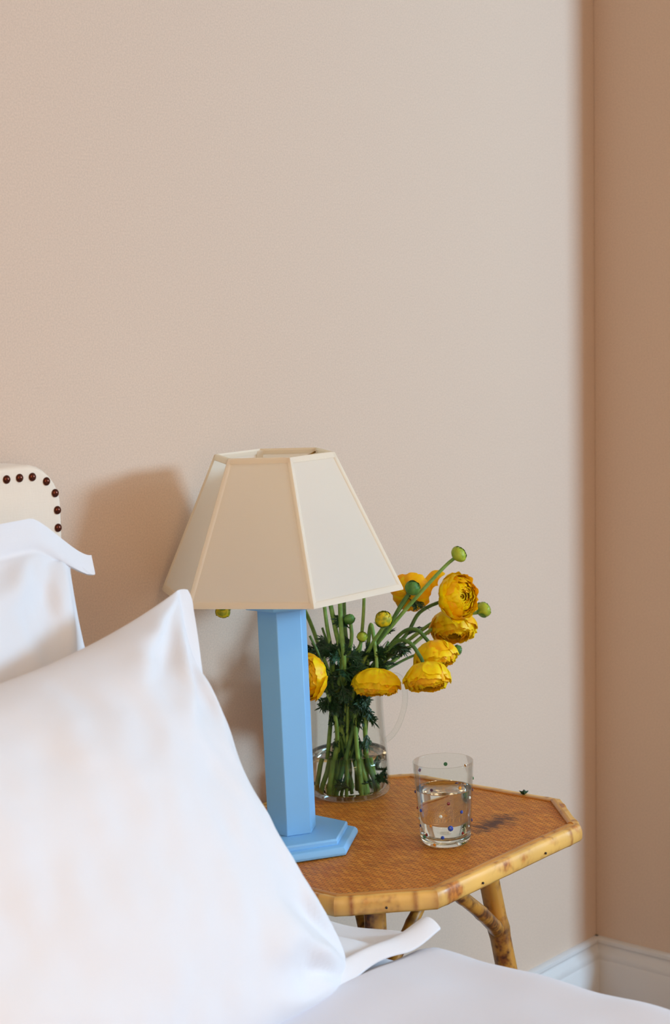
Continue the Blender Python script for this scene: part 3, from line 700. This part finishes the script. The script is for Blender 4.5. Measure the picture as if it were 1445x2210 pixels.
# fitted sheet
def cloth_grid(xs, ys, fz):
    bm = bmesh.new(); g = [[bm.verts.new(fz(x, y)) for y in ys] for x in xs]
    for i in range(len(xs)-1):
        for j in range(len(ys)-1): bm.faces.new((g[i][j], g[i+1][j], g[i+1][j+1], g[i][j+1]))
    return bm
def frange(a, b, n): return [a+(b-a)*i/n for i in range(n+1)]
def solid(o, th):
    m = o.modifiers.new('thick', 'SOLIDIFY'); m.thickness = th; m.offset = -1; return o
def sheet(s, y):
    # s runs across the bed: <=0 on top, >0 down the right side
    z = ZB-.02
    if s < 0: p = Vector((-1.19+s, y, z+.003*fbm((s*8, y*8, 1))))
    elif s < .04: a = s/.04*math.pi/2; p = Vector((-1.19+.022*math.sin(a), y, z-.022+.022*math.cos(a)))
    else: p = Vector((-1.168, y, z-.022-(s-.04)))
    return p
bm = cloth_grid([-1.6+1.6*i/30 for i in range(31)]+[.01,.02,.03,.04,.08,.14,.2], frange(-2.0,-.085,60), sheet)
bmesh.ops.recalc_face_normals(bm, faces=bm.faces)
solid(obj('fitted_sheet', loc(bm), m_cotton, bed), .002)
# duvet
def duvet(s, y):
    hump = .020*math.exp(-((y+.62)/.10)**2) 
    n_ = .008*fbm((s*3.2, y*3.2, 5)) + .003*fbm((s*11, y*7, 9))
    xr = -1.150 + .006*fbm((y*4, 0, 3))
    zt = .613 + n_ + .006*ss(-.02,-.25, s)
    fr = ss(-.512, -.56, y)                    # the turned front edge is thinner
    zt = zt - (1-ss(-.47, -.53, y))*.030
    if s < -.05: return Vector((xr+s, y, zt))
    if s < .06:
        a = (s+.05)/.11*math.pi/2; return Vector((xr-.05+.06*math.sin(a), y, zt-.06+.06*math.cos(a)))
    d = s-.06
    return Vector((xr+.01+.02*math.sin(y*14+d*3)*ss(0,.2,d)+.01*ss(0,.1,d), y, zt-.06-d))
bm = cloth_grid([-1.62+1.57*i/80 for i in range(81)]+[-.05+.11*i/10 for i in range(1,11)]+[.06+.3*i/14 for i in range(1,15)], frange(-1.98,-.20,130), duvet)
bmesh.ops.recalc_face_normals(bm, faces=bm.faces)
tag(solid(obj('duvet', bm, m_duvet), .018), 'soft white duvet spread over the bed in the bottom right corner', 'duvet')

# pillows -------------------------------------------------------------
def pillow(name, TL, TR, BR, BL, nrm, tf, tb, fl, label, seed, dent=(.03,.03,.03), deform=None, wr=1.0, N=100, rc=(.0,.0), full=1.0):
    """a cushion; s 0..1 runs left to right, t 0..1 top to bottom; fl(side, u) gives the flat border width of a side"""
    TL, TR, BR, BL = map(Vector, (TL, TR, BR, BL)); nrm = Vector(nrm).normalized()
    Wd = (TR-TL).length; Hd = (BL-TL).length; bm = bmesh.new(); sheets = []
    ds = (TR-TL).normalized(); dt = (BL-TL).normalized()
    par = [.5-.5*math.cos(math.pi*i/N) for i in range(N+1)]
    for side in (1, -1):
        g = []
        for s in par:
            row = []
            for t in par:
                s2, t2 = s, t
                for (cs, ct, r) in ((1,1,rc[1]), (0,1,rc[1]), (1,0,rc[0]), (0,0,rc[0])):      # rounded corners
                    a, b = abs(cs-s)*Wd, abs(ct-t)*Hd
                    if r > 0 and a < r and b < r:
                        u, v = 1-a/r, 1-b/r; u, v = u*math.sqrt(1-v*v/2), v*math.sqrt(1-u*u/2)
                        s2 = cs+(1-2*cs)*(1-u)*r/Wd; t2 = ct+(1-2*ct)*(1-v)*r/Hd
                p = TL.lerp(TR, s2).lerp(BL.lerp(BR, s2), t2)
                p += dt*dent[0]*Hd*4*s*(1-s)*(1-t)**2 - dt*dent[1]*Hd*4*s*(1-s)*t**2 + ds*dent[2]*Wd*4*t*(1-t)*(1-2*s)*abs(1-2*s)
                fL, fR, fT, fB = fl('L', t), fl('R', t), fl('T', s), fl('B', s)
                el, er, et_, eb = s*Wd-fL, (1-s)*Wd-fR, t*Hd-fT, (1-t)*Hd-fB
                us = max(0, min(1, min(el, er)/(Wd/2-.03))); ut = max(0, min(1, min(et_, eb)/(Hd/2-.02)))
                e1 = .62; e2 = .62-.14*full*ss(.45, .9, t)
                prof_ = (1-(1-us)**2.4)**e1 * (1-(1-ut)**2.4)**e2
                T_ = tf if side > 0 else tb
                cx, cy = (s if s < .5 else 1-s)*Wd, (t if t < .5 else 1-t)*Hd
                rr = math.hypot(cx, cy); ang = math.atan2(cy+1e-6, cx+1e-6)
                k_ = seed*1.7 + (3 if s < .5 else 0) + (5 if t < .5 else 0)
                puck = .0065*wr*math.sin(ang*11+k_+2*fbm((rr*9, ang*2, k_)))*math.exp(-((rr-.10)/.075)**2)
                wrn = .0060*wr*fbm((s*Wd*7+seed, t*Hd*5, seed)) + .0022*wr*fbm((s*Wd*22, t*Hd*13+seed, 2))
                m = min(el, er, et_, eb); mo = min(s*Wd, (1-s)*Wd, t*Hd, (1-t)*Hd)
                edge = 1-math.exp(-max(0, m)/.02)
                h = T_*prof_ + (puck + wrn*edge)*min(1, prof_*2.2)
                fw_ = .0030*math.sin((s*Wd+t*Hd)*38+seed)*math.exp(-mo/.02)*(1 if m < 0 else .3)
                h0 = .0014 if mo > 1e-5 else .0004
                q = p + nrm*(side*(h+h0) + fw_)
                if m < .006 and mo > .006: q -= nrm*side*.0010*math.exp(-(m/.0022)**2)
                if deform: q = deform(s, t, q, side, Wd, Hd)
                row.append(bm.verts.new(q))
            g.append(row)
        sheets.append(g)
    n = N
    for si, g in enumerate(sheets):
        for i in range(n):
            for j in range(n):
                f = (g[i][j], g[i+1][j], g[i+1][j+1], g[i][j+1]); bm.faces.new(f if si else tuple(reversed(f)))
    a, b = sheets
    for i in range(n):
        for (i0, j0, i1, j1) in ((i,0,i+1,0),(i+1,n,i,n),(0,i+1,0,i),(n,i,n,i+1)):
            bm.faces.new((a[i0][j0], a[i1][j1], b[i1][j1], b[i0][j0]))
    bmesh.ops.recalc_face_normals(bm, faces=bm.faces)
    o = obj(name, bm, m_cotton); tag(o, label, 'pillow', 'white pillows on the bed'); return o

def d_low(s, t, q, side, W_, H_):                      # lying pillow: its front border stands up in a soft fold
    b = (1-t)*H_; v = ss(.045, .0, b)
    w_ = max(0, min(1, b/.045))
    if side > 0: q.z += .014*math.sin(math.pi*w_)*(b < .045)
    q.z += .014*v*ss(.06, .0, (1-s)*W_) + .004*v; q.y += .006*v
    q.z += .004*math.sin(s*31)*v; q.y += .006*math.sin(s*23+1)*v
    return q
pillow('flat_pillow', (-1.90,-.10,.606), (-1.178,-.11,.606), (-1.170,-.530,.612), (-1.90,-.545,.612), (0,0,1), .044, .018,
       lambda sd, u: .045 if sd in 'BR' else .03,
       'white pillow lying flat on the bed beneath the two leaning pillows', 3, (.02,.0,.02), d_low, .8)
def d_back(s, t, q, side, W_, H_):
    u = ss(.058, 0, (1-s)*W_); v = ss(.060, .02, t*H_)
    q.y += -.016*v*ss(.2,1,s); q.z += -.054*u*v; q.x += .030*u*v
    return q
pillow('back_pillow', (-2.06,-.175,1.085), (-1.378,-.165,1.092), (-1.375,-.285,.655), (-2.06,-.30,.655), (0,-1,.28), .085, .050,
       lambda sd, u: {'T': .038, 'L': .03, 'R': .030*ss(.16,.06,u), 'B': 0}[sd],
       'white pillow with a flat stitched border, leaning on the headboard behind the large front pillow', 5, (.02,.0,.02), d_back, 1.5, rc=(0,.08))
pillow('front_pillow', (-2.09,-.36,1.010), (-1.330,-.318,1.018), (-1.268,-.510,.600), (-2.09,-.57,.600), (0,-1,.45), .100, .075,
       lambda sd, u: .022*ss(.31,.17,u) if sd == 'R' else 0,
       'large plump white pillow leaning in front, filling the lower left', 8, (.13,.0,.086), None, 1.7, rc=(.030,.09))
